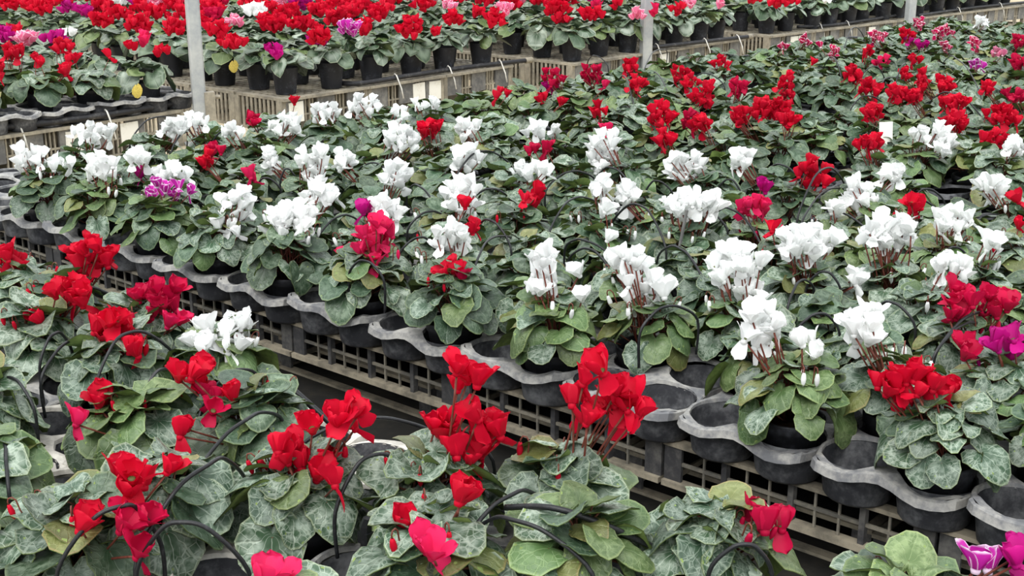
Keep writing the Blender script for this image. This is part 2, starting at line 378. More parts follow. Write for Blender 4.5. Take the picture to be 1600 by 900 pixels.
# ------------------------------------------------------------------ flowers
HW = [.0045, .0105, .0155, .0188, .0186, .0138, .0055]; TT = [0, .2, .4, .62, .82, .95, 1.0]
def petal_geo(seed, low=False):
    r = random.Random(seed); sp = r.choice((r.uniform(-.05, .15), r.uniform(.1, .35), r.uniform(.3, .65))); tw = r.uniform(-.5, .5); ln = r.uniform(.036, .043); ph = r.uniform(0, 6)
    vs = []; uvs = []; C = (-1, 0, 1) if low else (-1, -.5, 0, .5, 1); rows = (0, 2, 4, 6) if low else range(7)
    for i in rows:
        t = TT[i]
        for s in C:
            tt = t - (.05 * s * s if i > 4 else 0) + (.015 * math.sin(4 * s + ph) if i > 4 else 0)
            rd = .006 + .010 * math.sin(min(1, t * 1.6) * 1.57) + sp * .045 * t * t - .007 * s * s * (t > .1) + .0025 * math.sin(3 * s + ph) * t
            y = s * HW[i]; z = ln * tt - .006 * math.sin(math.pi * min(1, t * 3)) * (t < .34)
            a = tw * t * .6
            vs.append((rd * math.cos(a) - y * math.sin(a), rd * math.sin(a) + y * math.cos(a), z)); uvs.append(((s + 1) / 2, t))
    nc = len(C); fs = [(i * nc + k, i * nc + k + 1, (i + 1) * nc + k + 1, (i + 1) * nc + k) for i in range(len(rows) - 1) for k in range(nc - 1)]
    return vs, fs, uvs
def petal_matrix(r, k, hang=False):
    M = RZ(k * 2 * math.pi / 5 + r.uniform(-.25, .25))
    if hang: M = M @ T(.004, 0, 0) @ RY(rad(r.uniform(95, 150)))
    return M
def nose(b, mi):
    b.lathe([(.0075, .003), (.0085, -.003), (.007, -.009), (.004, -.010)], 9, mi)
_pm = {}; _fm = {}
def petal_mesh(col, v):
    if (col, v) not in _pm:
        b = MB(); g = petal_geo(v); b.add(g[0], g[1], 0, g[2]); _pm[col, v] = b.mesh('petal_' + col, [PET[col]], True)
    return _pm[col, v]
def nose_mesh(col):
    if ('n', col) not in _pm:
        b = MB(); nose(b, 0); b.lathe([(.0, .004), (.006, .0045), (.007, .002)], 7, 1); _pm['n', col] = b.mesh('flower_throat_' + col, [PET[col], M_CALYX], True)
    return _pm['n', col]
def flower_mesh(col, v):
    if (col, v) not in _fm:
        r = random.Random(v * 13 + 5); b = MB(); nose(b, 0)
        for k in range(5):
            g = petal_geo(v * 7 + k); b.add(g[0], g[1], 0, g[2], petal_matrix(r, k, k == 0 and v % 2 == 0))
        _fm[col, v] = b.mesh('flower_' + col, [PET[col]], True)
    return _fm[col, v]
b = MB(); b.tube([(.0 + .06 * math.sin(math.pi * k / 6) * .2, 0, k / 6) for k in range(7)], .0019, 5); STALK = b.mesh('flower_stalk', [M_STALK], True)
def stalk_matrix(p0, p1):
    d = Vector(p1) - Vector(p0); q = d.to_track_quat('Z', 'Y').to_matrix().to_4x4()
    return Matrix.Translation(p0) @ q @ SC(1, 1, max(.01, d.length))

_bm = {}
def bud_mesh(col):
    if col not in _bm:
        b = MB(); pts = [(0, 0, 0), (.002, 0, .03), (0, 0, .052), (.004, 0, .060), (.011, 0, .061), (.015, 0, .055), (.016, 0, .048)]
        b.tube(pts, .0016, 5, 1); b.tube([(.016, 0, .049), (.0165, 0, .044), (.017, 0, .034), (.018, 0, .024), (.019, 0, .017)], [.003, .0048, .0062, .0045, .0008], 8, 0)
        _bm[col] = b.mesh('flower_bud_' + col, [PET[col], M_STALK], True)
    return _bm[col]

# ------------------------------------------------------------------ pots
def pot_mesh(hp, rt, rb, mat):
    b = MB(); b.lathe([(0, 0), (rb - .004, 0), (rb, .004), (rt - .004, hp - .022), (rt - .001, hp - .021), (rt + .001, hp - .002), (rt, hp), (rt - .004, hp), (rt - .006, hp - .02), (rt - .008, hp - .03)], 26)
    return b.mesh('pot_shell', [mat], True)
def soil_mesh(hp, rt):
    b = MB(); b.lathe([(rt - .0065, hp - .022), (rt * .5, hp - .016), (0, hp - .012)], 16); return b.mesh('pot_soil', [M_SOIL], True)
POTS = {'n': (.12, pot_mesh(.12, .066, .048, M_POT), soil_mesh(.12, .066)), 'f': (.15, pot_mesh(.15, .078, .060, M_POT), soil_mesh(.15, .078)),
        't': (.13, pot_mesh(.13, .10, .075, M_TERRA), soil_mesh(.13, .10))}

# ------------------------------------------------------------------ plant lists read off the photograph: flower clusters (x, y, half width, half height, count, colour)
W, D, K, CE, MA, PI_, LI, BI = 'white', 'red', 'crimson', 'cerise', 'magenta', 'pink', 'lilac', 'bicolour'
FRONT = [  # middle bed, front row: pot pixel, clusters
    ((70, 318), [(48, 245, 34, 22, 8, W), (96, 250, 18, 14, 4, W)]), ((150, 345), [(155, 258, 30, 22, 8, W)]), ((240, 365), [(262, 294, 40, 20, 6, LI)]),
    ((350, 395), [(372, 312, 28, 24, 7, W), (352, 345, 18, 12, 3, W), (373, 355, 6, 4, 1, W)]), ((450, 432), [(455, 338, 38, 26, 15, W), (428, 358, 12, 16, 2, W)]),
    ((575, 472), [(590, 362, 28, 24, 9, CE), (575, 392, 38, 14, 8, CE)]), ((705, 508), [(708, 418, 14, 16, 3, D), (726, 430, 6, 8, 1, K)]),
    ((865, 565), [(848, 420, 24, 38, 9, W), (908, 417, 5, 4, 1, W), (914, 455, 7, 5, 1, W)]), ((1225, 650), [(1190, 505, 34, 40, 9, W), (1268, 530, 18, 20, 3, W)]),
    ((1455, 708), [(1395, 592, 28, 26, 5, D), (1440, 585, 24, 24, 5, D), (1485, 605, 14, 10, 2, D)]), ((1650, 770), [])]
MID = [  # middle bed, further in
    [(215, 243, 18, 10, 5, W)], [(268, 270, 32, 14, 8, W)], [(203, 268, 10, 8, 3, MA)], [(283, 246, 12, 14, 3, D), (311, 253, 4, 4, 1, D)], [(337, 232, 12, 12, 3, K)],
    [(397, 270, 8, 8, 2, CE)], [(404, 248, 28, 14, 8, W)], [(490, 243, 28, 20, 10, W), (490, 272, 22, 10, 4, W)], [(500, 302, 30, 18, 10, W)], [(535, 248, 12, 16, 5, W)],
    [(450, 192, 34, 16, 10, W)], [(510, 172, 25, 12, 8, W)], [(568, 162, 30, 16, 9, W)], [(655, 160, 10, 10, 3, W), (678, 162, 8, 9, 3, W)], [(625, 172, 14, 8, 4, W)],
    [(458, 156, 3, 3, 1, D)], [(395, 183, 12, 9, 3, K)], [(362, 202, 20, 9, 5, W)], [(270, 198, 26, 14, 8, W)], [(302, 188, 24, 12, 6, W)], [(145, 206, 40, 16, 10, W)],
    [(628, 215, 32, 22, 13, W)], [(670, 198, 20, 14, 6, D)], [(728, 200, 24, 16, 9, W)], [(618, 270, 22, 18, 9, W)], [(603, 322, 28, 18, 10, W), (572, 318, 8, 8, 2, MA)],
    [(730, 240, 24, 18, 10, W)], [(722, 298, 28, 28, 11, W)], [(727, 317, 6, 5, 1, D), (736, 352, 6, 12, 3, D)], [(703, 365, 30, 22, 10, W)],
    [(847, 204, 30, 14, 9, W)], [(840, 230, 26, 7, 4, K)], [(833, 264, 28, 12, 9, W)], [(830, 302, 20, 18, 4, D)], [(938, 238, 30, 28, 12, W), (950, 208, 14, 6, 3, W)],
    [(938, 288, 16, 14, 5, W)], [(972, 300, 26, 18, 9, W)], [(945, 325, 10, 6, 2, W)], [(948, 366, 4, 4, 1, W)], [(1066, 256, 34, 24, 12, W)], [(1153, 244, 24, 14, 9, W)],
    [(1085, 314, 48, 16, 17, W)], [(1180, 318, 24, 12, 6, CE), (1195, 286, 6, 10, 2, MA)], [(985, 400, 28, 16, 6, W), (1010, 450, 42, 28, 10, W)],
    [(1150, 405, 44, 28, 12, W), (1170, 450, 26, 20, 5, W)], [(1262, 375, 50, 22, 14, W), (1340, 430, 14, 10, 3, W)], [(1342, 302, 32, 24, 10, W)], [(1398, 268, 22, 14, 5, W)],
    [(1390, 358, 44, 30, 16, W)], [(1303, 320, 14, 8, 3, W)], [(1490, 338, 32, 20, 10, W)], [(1548, 288, 24, 16, 6, W)], [(1578, 302, 5, 5, 1, D)], [(1545, 372, 20, 12, 4, W)],
    [(1495, 414, 36, 12, 6, W)], [(1350, 500, 26, 32, 8, W)], [(1500, 465, 26, 28, 6, K), (1555, 468, 26, 24, 5, K)], [(1575, 530, 24, 22, 5, MA), (1510, 540, 5, 12, 2, K)],
    [(1272, 268, 26, 26, 7, D)], [(1430, 316, 18, 10, 4, D)], [(1462, 214, 40, 26, 15, W)], [(1585, 225, 14, 16, 6, W)],
    [(925, 114, 22, 14, 8, K)], [(863, 118, 20, 14, 6, K), (862, 132, 14, 8, 3, MA)], [(938, 168, 12, 14, 4, D)], [(848, 150, 6, 6, 2, D), (880, 154, 6, 8, 2, D)],
    [(986, 102, 14, 10, 6, D)], [(996, 128, 10, 16, 5, D)], [(1034, 178, 20, 20, 10, D)], [(1040, 212, 12, 12, 5, D)], [(1062, 114, 16, 14, 7, D)], [(1105, 145, 28, 18, 12, D)],
    [(1080, 125, 14, 10, 5, D)], [(1076, 184, 16, 12, 5, K)], [(1095, 190, 14, 10, 5, D)], [(1150, 180, 22, 14, 9, D)], [(1190, 168, 20, 18, 9, D)], [(1128, 95, 14, 9, 5, D)],
    [(1156, 136, 16, 12, 6, K)], [(1232, 132, 16, 22, 8, D)], [(1218, 166, 18, 14, 8, D)], [(1232, 186, 14, 10, 5, D)], [(1335, 115, 16, 12, 7, D)], [(1358, 134, 20, 12, 7, D)],
    [(1365, 172, 14, 10, 6, D)], [(1405, 144, 18, 12, 7, D)], [(1428, 148, 10, 8, 5, D)], [(1440, 122, 12, 16, 7, D)], [(1474, 130, 16, 14, 7, D)], [(1490, 158, 22, 12, 9, D)], [(1494, 186, 20, 14, 8, D)],
    [(1538, 134, 16, 6, 5, D)], [(1568, 178, 30, 16, 11, D)], [(1584, 148, 14, 12, 5, K)], [(1550, 215, 22, 12, 7, D)], [(1358, 220, 20, 10, 6, D)], [(1412, 114, 10, 10, 4, D)],
    [(1271, 92, 4, 4, 1, D)], [(1355, 80, 9, 8, 4, D)], [(1378, 94, 14, 8, 5, CE)], [(1430, 92, 12, 5, 4, D)], [(1284, 66, 4, 5, 1, BI)], [(1304, 80, 9, 8, 4, BI)], [(1257, 60, 9, 8, 4, BI)], [(1226, 70, 5, 6, 2, BI)],
    [(1370, 55, 16, 8, 7, BI)], [(1418, 52, 16, 8, 7, D), (1419, 62, 10, 5, 3, MA)], [(1437, 34, 10, 8, 5, BI)], [(1475, 48, 18, 8, 7, BI)], [(1476, 70, 10, 6, 4, BI)], [(1520, 64, 12, 7, 4, BI)],
    [(1526, 100, 12, 7, 5, LI)], [(1560, 80, 10, 9, 4, PI_)], [(1592, 62, 12, 12, 6, K)], [(1592, 96, 14, 10, 6, K)], [(1535, 33, 16, 8, 7, W)], [(783, 142, 14, 9, 3, D)], [(953, 133, 5, 5, 1, CE)], [(946, 200, 6, 6, 2, CE)],
    [(1440, 67, 12, 5, 4, MA)], [(1210, 352, 6, 5, 1, D)], [(1590, 340, 6, 8, 1, D)]]
NEARBED = [  # foreground bed: pot pixel, leaf tone, clusters
    ((5, 492), 1, [(18, 405, 26, 22, 6, D)]), ((140, 480), 0, [(140, 392, 36, 26, 9, D)]), ((95, 555), 1, [(112, 452, 30, 20, 6, D), (65, 485, 5, 10, 1, D)]),
    ((205, 595), 1, [(175, 508, 34, 24, 7, D), (205, 540, 12, 10, 2, D)]), ((262, 540), 1, [(248, 462, 40, 26, 9, K), (270, 492, 22, 8, 2, CE)]),
    ((400, 585), 2, [(340, 522, 44, 26, 13, W), (380, 500, 12, 10, 3, W)]), ((335, 690), 0, [(300, 580, 30, 16, 4, D), (332, 618, 12, 16, 3, K), (367, 606, 5, 8, 1, D), (290, 682, 10, 10, 2, D)]),
    ((150, 700), 2, [(157, 614, 12, 8, 2, D), (122, 645, 8, 5, 1, CE)]), ((180, 880), 1, [(200, 740, 28, 26, 4, D), (205, 800, 24, 24, 3, K), (215, 850, 8, 12, 1, K), (132, 800, 12, 20, 2, D), (262, 722, 5, 6, 1, D)]),
    ((55, 790), 2, []), ((30, 640), 1, []), ((455, 835), 1, [(455, 700, 30, 24, 4, D), (505, 725, 34, 24, 3, D), (485, 650, 6, 10, 1, D), (545, 642, 26, 24, 4, D)]),
    ((330, 800), 1, []), ((735, 790), 1, [(722, 580, 28, 24, 4, D), (700, 665, 28, 26, 4, D), (755, 660, 30, 30, 5, D), (730, 700, 28, 18, 3, D)]),
    ((950, 750), 1, [(905, 605, 22, 34, 4, D), (975, 618, 32, 30, 5, D), (936, 565, 8, 8, 1, D), (905, 645, 18, 10, 1, D)]), ((690, 905), 1, [(632, 808, 6, 16, 1, D), (720, 768, 6, 16, 2, D), (674, 846, 14, 10, 2, CE)]),
    ((930, 878), 2, []), ((1185, 905), 1, [(1170, 782, 10, 14, 1, K), (1213, 805, 24, 14, 2, K)]), ((1530, 940), 2, [(1540, 868, 16, 12, 2, LI), (1592, 858, 10, 10, 2, MA)]), ((430, 985), 0, [(412, 892, 12, 6, 2, CE)]),
    ((20, 900), 1, [])]
BACK = [(45, 108, 22, 12, 4, D), (55, 92, 12, 8, 2, D), (85, 64, 20, 7, 6, MA), (107, 56, 8, 4, 2, W), (33, 55, 7, 7, 2, D), (110, 92, 10, 6, 2, D), (140, 112, 16, 10, 5, D), (174, 86, 4, 4, 1, D), (226, 68, 8, 10, 3, CE), (205, 78, 6, 8, 2, D), (255, 85, 12, 7, 3, D),
    (18, 10, 20, 10, 9, D), (68, 16, 20, 10, 9, D), (106, 16, 12, 8, 5, MA), (132, 22, 10, 8, 5, MA), (160, 14, 18, 10, 9, D), (158, 36, 20, 10, 9, D), (215, 42, 22, 12, 11, D), (272, 48, 16, 12, 9, D), (245, 24, 20, 10, 9, D), (190, 4, 14, 6, 7, W), (275, 12, 16, 10, 9, D), (20, 50, 14, 6, 3, K),
    (365, 72, 22, 9, 8, D), (340, 52, 18, 12, 8, D), (366, 38, 16, 6, 5, PI_), (335, 20, 16, 12, 9, D), (430, 42, 24, 12, 11, D), (415, 18, 18, 10, 9, D), (455, 22, 18, 10, 9, D), (502, 62, 18, 12, 9, D), (495, 78, 18, 6, 5, MA), (430, 86, 12, 9, 4, MA), (475, 42, 20, 10, 9, D), (546, 50, 16, 10, 7, LI), (525, 32, 20, 12, 10, D), (570, 46, 10, 14, 6, D), (592, 26, 14, 10, 8, D), (640, 48, 20, 18, 12, D), (681, 57, 8, 5, 3, D), (709, 34, 12, 10, 6, D), (703, 12, 12, 5, 5, PI_), (662, 10, 16, 10, 9, D), (772, 34, 18, 14, 10, D), (790, 18, 12, 8, 5, PI_), (745, 24, 10, 6, 4, D), (540, 8, 20, 8, 9, D), (610, 6, 16, 6, 6, D), (700, 30, 4, 4, 1, D),
    (870, 18, 20, 12, 11, D), (876, 36, 14, 8, 6, D), (926, 28, 20, 12, 10, D), (930, 8, 10, 8, 4, CE), (965, 10, 8, 10, 4, D), (996, 28, 8, 10, 5, PI_), (1024, 22, 5, 8, 3, CE), (1058, 18, 14, 8, 5, D), (1080, 10, 8, 5, 3, PI_), (1124, 10, 6, 6, 3, PI_), (1178, 3, 12, 4, 5, D), (1215, 8, 16, 8, 8, D), (1290, 4, 8, 3, 3, W), (1240, 5, 10, 4, 4, D)]

# ------------------------------------------------------------------ build one plant
ncount = {'plants': 0}
def cluster_points(r, cl):
    fx, fy, hw, hh, n, col = cl; pts = []; n = n if n < 5 else round(n * 1.25)
    for k in range(n):
        q = math.sqrt((k + .5) / n); a = k * 2.39996 + r.uniform(-.3, .3) + fx
        pts.append((fx + hw * q * math.cos(a) * .92, fy + hh * q * math.sin(a) * .92, col))
    return pts
def make_plant(spec):
    r = random.Random(int(spec['x'] * 977 + spec['y'] * 3511) & 0xffff)
    x, y, z = spec['x'], spec['y'], spec['z']; hp, pm, sm = POTS[spec['pot']]
    o = ob('potted_cyclamen', None, None, T(x, y, z)); spec['obj'] = o
    p = ob('pot', pm, o, RZ(r.uniform(0, 6))); ob('soil', sm, p)
    n = spec['nleaf']; tone = spec['tone']
    for M in leaf_transforms(r, n, spec['R'], spec['H'], hp, spec['ls']):
        m = tone if r.random() < .62 else r.choice((0, 0, 1, 1, 2, 3))
        ob('leaf', LEAVES[m][r.randrange(NLV)], o, M)
    if spec['petals'] and spec['cl']:
        for k in range(4):
            a = r.uniform(0, 6.3); q = r.uniform(.02, .07); ob('bud', bud_mesh(spec['cl'][0][5]), o, T(q * math.cos(a), q * math.sin(a), hp + spec['H'] * .75) @ RZ(a) @ RY(r.uniform(0, .5)) @ SC(r.uniform(.65, .95)))
    dp = depth((x, y, 0)); root = Vector((x, y, z))
    for cl in spec['cl']:
        for px, py, col in cluster_points(r, cl):
            dj = dp + r.uniform(-.045, .045); P = at_depth(px, py, dj) - root; zmin = hp + spec['H'] * .75 + .035
            if P.z < zmin and spec['x'] > -2: P = at_depth(px, py, dj - min(.16, (zmin - P.z) / .36)) - root
            P.z = max(hp + spec['H'] * .6 + .02, P.z - .018); l = math.hypot(P.x, P.y); mx = .2 if spec['bed'] == 'near' else .13
            if l > mx: P.x *= mx / l; P.y *= mx / l
            if spec['x'] < -2: P.z = max(hp + .09, min(P.z, hp + .24))
            s = spec['fs'] * r.uniform(.78, 1.0); M = Matrix.Translation(P) @ RX(r.uniform(-.5, .5)) @ RY(r.uniform(-.5, .5)) @ RZ(r.uniform(0, 6)) @ SC(s)
            if spec['petals']:
                f = ob('flower', nose_mesh(col), o, M); hang = r.random() < .5
                for k in range(5): ob('petal', petal_mesh(col, r.randrange(8)), f, petal_matrix(r, k, hang and k == 0))
            else: f = ob('flower', flower_mesh(col, r.randrange(8)), o, M)
            base = Vector((r.uniform(-.02, .02), r.uniform(-.02, .02), hp - .01))
            ob('stalk', STALK, f, M.inverted() @ stalk_matrix(base, P + Vector((0, 0, -.002))))
    return o

# ------------------------------------------------------------------ place the plants
PL = []
occ = {}
def spec(x, y, z, cl, bed, **kw):
    d = dict(x=x, y=y, z=z, cl=cl, bed=bed, pot='n', nleaf=26, R=.125, H=.075, ls=.062, tone=R.choice((0, 0, 1, 0, 1, 0, 1, 2)), petals=False, fs=.88); d.update(kw); PL.append(d); return d
def node_b(i, j): return 1.325 + .151 * i, .024 + .1517 * j
def snap_b(x, y, far=0):
    best = None
    for i in range(-22, 8):
        for j in range(0, 52):
            if (i + j) % 2 == 0 or (i, j) in occ: continue
            X, Y = node_b(i, j); d = (X - x) ** 2 + (Y - y) ** 2
            if best is None or d < best[0]: best = (d, i, j)
    return best[1], best[2]
ZP = HC + .0025
for pot, cl in FRONT:
    q = at_z(pot[0], pot[1], HC + .125); i, j = min(((i, 0) for i in range(-21, 6, 2)), key=lambda t: abs(node_b(*t)[0] - q.x) + (9 if t in occ else 0))
    occ[i, j] = 1; X, Y = node_b(i, j); spec(X, Y, ZP, cl, 'mid', ij=(i, j), nleaf=46, petals=True, R=.128, H=.105, ls=.052)
for cl in MID:
    c = cl[0]; q = at_z(c[0], c[1] + (14 if c[1] > 350 else 0), HC + .28)
    i, j = snap_b(q.x, max(.15, q.y)); occ[i, j] = 1; X, Y = node_b(i, j)
    dd = depth((X, Y, 0)); spec(X, Y, ZP, cl, 'mid', ij=(i, j), petals=dd < 3.7, nleaf=32 if dd < 4.2 else 24, ls=.054 if dd < 4.2 else .062, R=.125, H=.095)
XL = -1.62
for j in range(0, 50):
    for i in range(-22, 8):
        if (i + j) % 2 == 0 or (i, j) in occ: continue
        X, Y = node_b(i, j)
        if X < XL + .05 * Y: continue
        q = proj((X, Y, HC + .15))
        if not (-70 < q[0] < 1670 and q[1] > 20): continue
        near = min(((X - node_b(*k)[0]) ** 2 + (Y - node_b(*k)[1]) ** 2) for k in occ) ** .5
        if j > 7 and near < .26 and R.random() > .38 or j == 0: continue
        occ[i, j] = 1
        cl = []
        spec(X, Y, ZP, cl, 'mid', ij=(i, j), nleaf=30 if j < 7 else 26, R=.15 if j > 7 else .12, ls=.055 if j < 7 else .064)
aocc = {}
for pot, tone, cl in NEARBED:
    q = at_z(pot[0], pot[1], HC + .125); best = None
    for k in range(-5, 6):
        for c in range(2):
            for j in range(7):
                X = .55 + .302 * k + (c + .5) * PIT; Y = -.515 - .455 * (j // 3) - (j % 3 + .5) * PIT
                if (k, c, j) in aocc: continue
                d = (X - q.x) ** 2 + (Y - q.y) ** 2
                if any((X - a) ** 2 + (Y - b_) ** 2 < .19 ** 2 for a, b_ in aocc.values()): d += .03
                if best is None or d < best[0]: best = (d, k, c, j, X, Y)
    aocc[best[1:4]] = best[4:6]; dd = depth((best[4], best[5], 0))
    spec(best[4], best[5], ZP, cl, 'near', tone=tone, petals=True, nleaf=32, R=.124, H=.095, ls=.068, fs=.92)

# back beds: front edge line (x0,y0)->(x1,y1), rows go away in -x
BEDS = [('one', (-3.2, .2), (-3.2, 1.93)), ('two', (-3.06, 2.5), (-3.06, 4.48)), ('three', (-2.78, 4.78), (-2.72, 6.9)), ('four', (-2.66, 7.2), (-2.16, 11.6))]
bn = []
for name, a, c in BEDS:
    a, c = Vector(a), Vector(c); u = (c - a).normalized(); nrm = Vector((-u.y, u.x)); L = (c - a).length
    sp = .285; n = int(L / sp)
    for i in range(n):
        for j in range(26):
            p = a + u * ((i + .5) * L / n + R.uniform(-.03, .03)) + nrm * (.13 + j * .275 + R.uniform(-.03, .03))
            q = proj((p.x, p.y, HC + .25)); dpt = depth((p.x, p.y, 0))
            if -80 < q[0] < 1680 and q[1] > -45 and (dpt < 11.9 or name == 'four' and dpt < 15 and j < 3): bn.append(dict(p=p, bed=name, row=j, col=i, d=dpt, cl=None))
free = list(bn)
for cl in BACK:
    q = at_z(cl[0], cl[1], HC + .33)
    best = min((e for e in free if e['cl'] is None or len(e['cl']) < 2), key=lambda e: (e['p'].x - q.x) ** 2 + ((e['p'].y - q.y)) ** 2 + (.05 if e['cl'] else 0))
    best['cl'] = (best['cl'] or []) + [cl]
for e in bn:
    if e['cl'] is None:
        q = proj((e['p'].x, e['p'].y, HC + .34)); col = R.choices((D, K, PI_, MA, W), (70, 10, 8, 6, 4))[0]
        if e['row'] > 1 or e['bed'] == 'one' and e['row'] > 0: e['cl'] = [(q[0], q[1], 16, 9, R.choice((5, 7, 9)), col)]
        else: e['cl'] = []
bn.sort(key=lambda e: e['d'])
nb = max(0, 296 - len(PL)); mass = []
for e in bn:
    kw = dict(pot='f', nleaf=20, R=.15, H=.075, ls=.082, row=e['row'], col=e['col'], tone=R.choice((0, 1, 1, 2)), fs=1.12)
    if len(PL) < 298: spec(e['p'].x, e['p'].y, HC, e['cl'], e['bed'], **kw)
    else: mass.append(e)
print('PLANTS', len(PL), 'near', len([p for p in PL if p['bed'] == 'near']), 'mid', len([p for p in PL if p['bed'] == 'mid']), 'mass', len(mass))
p = min((p for p in PL if p['bed'] == 'one'), key=lambda p: (Vector((p['x'], p['y'], HC)) - at_z(238, 140, HC)).length); p['pot'] = 't'; p['R'] = .17; p['nleaf'] = 26
for p in PL: make_plant(p)

# labels: colour, number of blooms, place in its row
BEDN = {'mid': 'the middle bed', 'near': 'the foreground bed', 'one': 'the back left bed', 'two': 'the back centre bed', 'three': 'bed behind middle post', 'four': 'bed behind rightmost post'}
CN = {'bicolour': 'two-tone crimson', 'lilac': 'two-tone purple', 'pink': 'pale pink'}
rows = {}
for p in PL:
    key = (p['bed'], p['ij'][1]) if p['bed'] == 'mid' else (p['bed'], int(round((-.59 - p['y']) / .15))) if p['bed'] == 'near' else (p['bed'], p['row'])
    rows.setdefault(key, []).append(p)
for bed in BEDN:
    ks = sorted(k for k in rows if k[0] == bed)
    for rn, k in enumerate(ks):
        for cnt, p in enumerate(sorted(rows[k], key=lambda p: proj((p['x'], p['y'], .3))[0])):
            n = sum(c[4] if c[4] < 5 else round(c[4] * 1.25) for c in p['cl']); col = p['cl'][0][5] if n else None
            what = '%s cyclamen with %s bloom%s' % (CN.get(col, col), NUM[n] if n < len(NUM) else 'many', '' if n == 1 else 's') if n else 'leafy cyclamen without blooms'
            tag(p['obj'], '%s, %s in %s row of %s' % (what, ordn(cnt + 1), ordn(rn + 1), BEDN[bed]), 'potted plant', 'potted cyclamens in ' + BEDN[bed])

# the plants further back than can be told apart
LOWL = [leaf_mesh(900 + s, None, True) for s in range(5)]; LOWP = [petal_geo(50 + s, True) for s in range(4)]
mats = LEAFM + [M_POT] + list(PET.values()); pidx = {c: 5 + i for i, c in enumerate(PET)}
b = MB()
for e in mass:
    r = random.Random(int(e['p'].x * 991 + e['p'].y * 377) & 0xffff); base = T(e['p'].x, e['p'].y, HC)
    b.lathe([(.06, 0), (.078, .15)], 10, 4, (e['p'].x, e['p'].y, HC))
    for M in leaf_transforms(r, 18, .15, .075, .15, .085):
        l = r.choice(LOWL); b.add(l[0], [f[::-1] for f in l[1]], r.choice((0, 0, 1, 1, 2)), l[2], base @ M)
    for cl in e['cl']:
        for px, py, col in cluster_points(r, cl):
            P = at_depth(px, py, e['d'] + r.uniform(-.05, .05)); P.z = max(HC + .25, min(HC + .38, P.z))
            M = Matrix.Translation(P) @ RX(r.uniform(-.5, .5)) @ RY(r.uniform(-.5, .5)) @ RZ(r.uniform(0, 6)) @ SC(1.2)
            for k in range(5): g = r.choice(LOWP); b.add(g[0], g[1], pidx[col], g[2], M @ petal_matrix(r, k))
if mass: tag(ob('cyclamen_foliage', b.mesh('cyclamen_foliage', mats, True)), 'mass of red cyclamens filling the beds furthest back', 'flowers', kind='stuff')

# ------------------------------------------------------------------ far crates, hoses, posts
FH = .2
def far_crate(L, Wd):
    out = []; h = FH
    b = MB(); b.box((-.012, 0, h - .016), (.03, L - .004, h)); b.box((-.012 - 0, 0, h - .016), (-.012, 0, h))
    b.box((-Wd, 0, h - .016), (-Wd + .03, L - .004, h)); b.box((-Wd + .03, 0, h - .016), (-.012, .025, h)); b.box((-Wd + .03, L - .029, h - .016), (-.012, L - .004, h))
    out.append(('top_rim', b.mesh('far_top_rim', [M_FRIM])))
    b = MB(); b.box((-.012, 0, 0), (.012, L - .004, .016)); b.box((-Wd, 0, 0), (-.012, .014, .016)); b.box((-Wd, L - .018, 0), (-.012, L - .004, .016)); out.append(('base_rail', b.mesh('far_base_rail', [M_FRIM])))
    b = MB(); b.box((-.03, 0, .016), (.008, .03, h - .016)); pm = b.mesh('far_corner_post', [M_FRIM])
    for x, y in ((0, 0), (0, L - .034), (-Wd + .03, 0), (-Wd + .03, L - .034)): out.append(('corner_post', pm, T(x, y, 0)))
    b = MB(); b.box((-.008, 0, .06), (.006, L * .20, h - .016)); q = b.mesh('far_panel', [M_FCR])
    for y in (.03, L * .40, L * .75): out.append(('panel', q, T(0, y, 0)))
    b = MB(); b.box((-.008, 0, .016), (.003, .008, h - .016)); s = b.mesh('far_slat', [M_FRIM])
    for y in (.26, .31, .345, .62, .66, .70): out.append(('slat', s, T(0, L * y, 0)))
    b = MB(); b.box((-.006, .03, .088), (.002, L - .034, .098)); out.append(('cross_bar', b.mesh('far_cross_bar', [M_FRIM])))
    b = MB(); b.box((-.009, .002, .016), (.009, .008, h - .016)); q = b.mesh('far_end_slat', [M_FRIM])
    for k in range(1, 11): out.append(('end_slat', q, T(-Wd + k * Wd / 11, 0, 0)))
    b = MB()
    for k in range(1, 12): b.box((-Wd + .03, k * L / 12 - .012, h - .014), (0, k * L / 12 + .012, h - .004))
    for k in range(1, 7): b.box((-Wd + k * Wd / 7 - .010, .02, h - .012), (-Wd + k * Wd / 7 + .010, L - .02, h - .005))
    out.append(('deck_lattice', b.mesh('far_deck', [M_FRIM])))
    return out
b = MB(); b.box((0, 0, 0), (.004, .105, .115)); STK = b.mesh('sticker', [M_STICK])
FB = {'one': 'back left bed', 'two': 'back centre bed', 'three': 'bed behind middle post', 'four': 'bed behind rightmost post'}
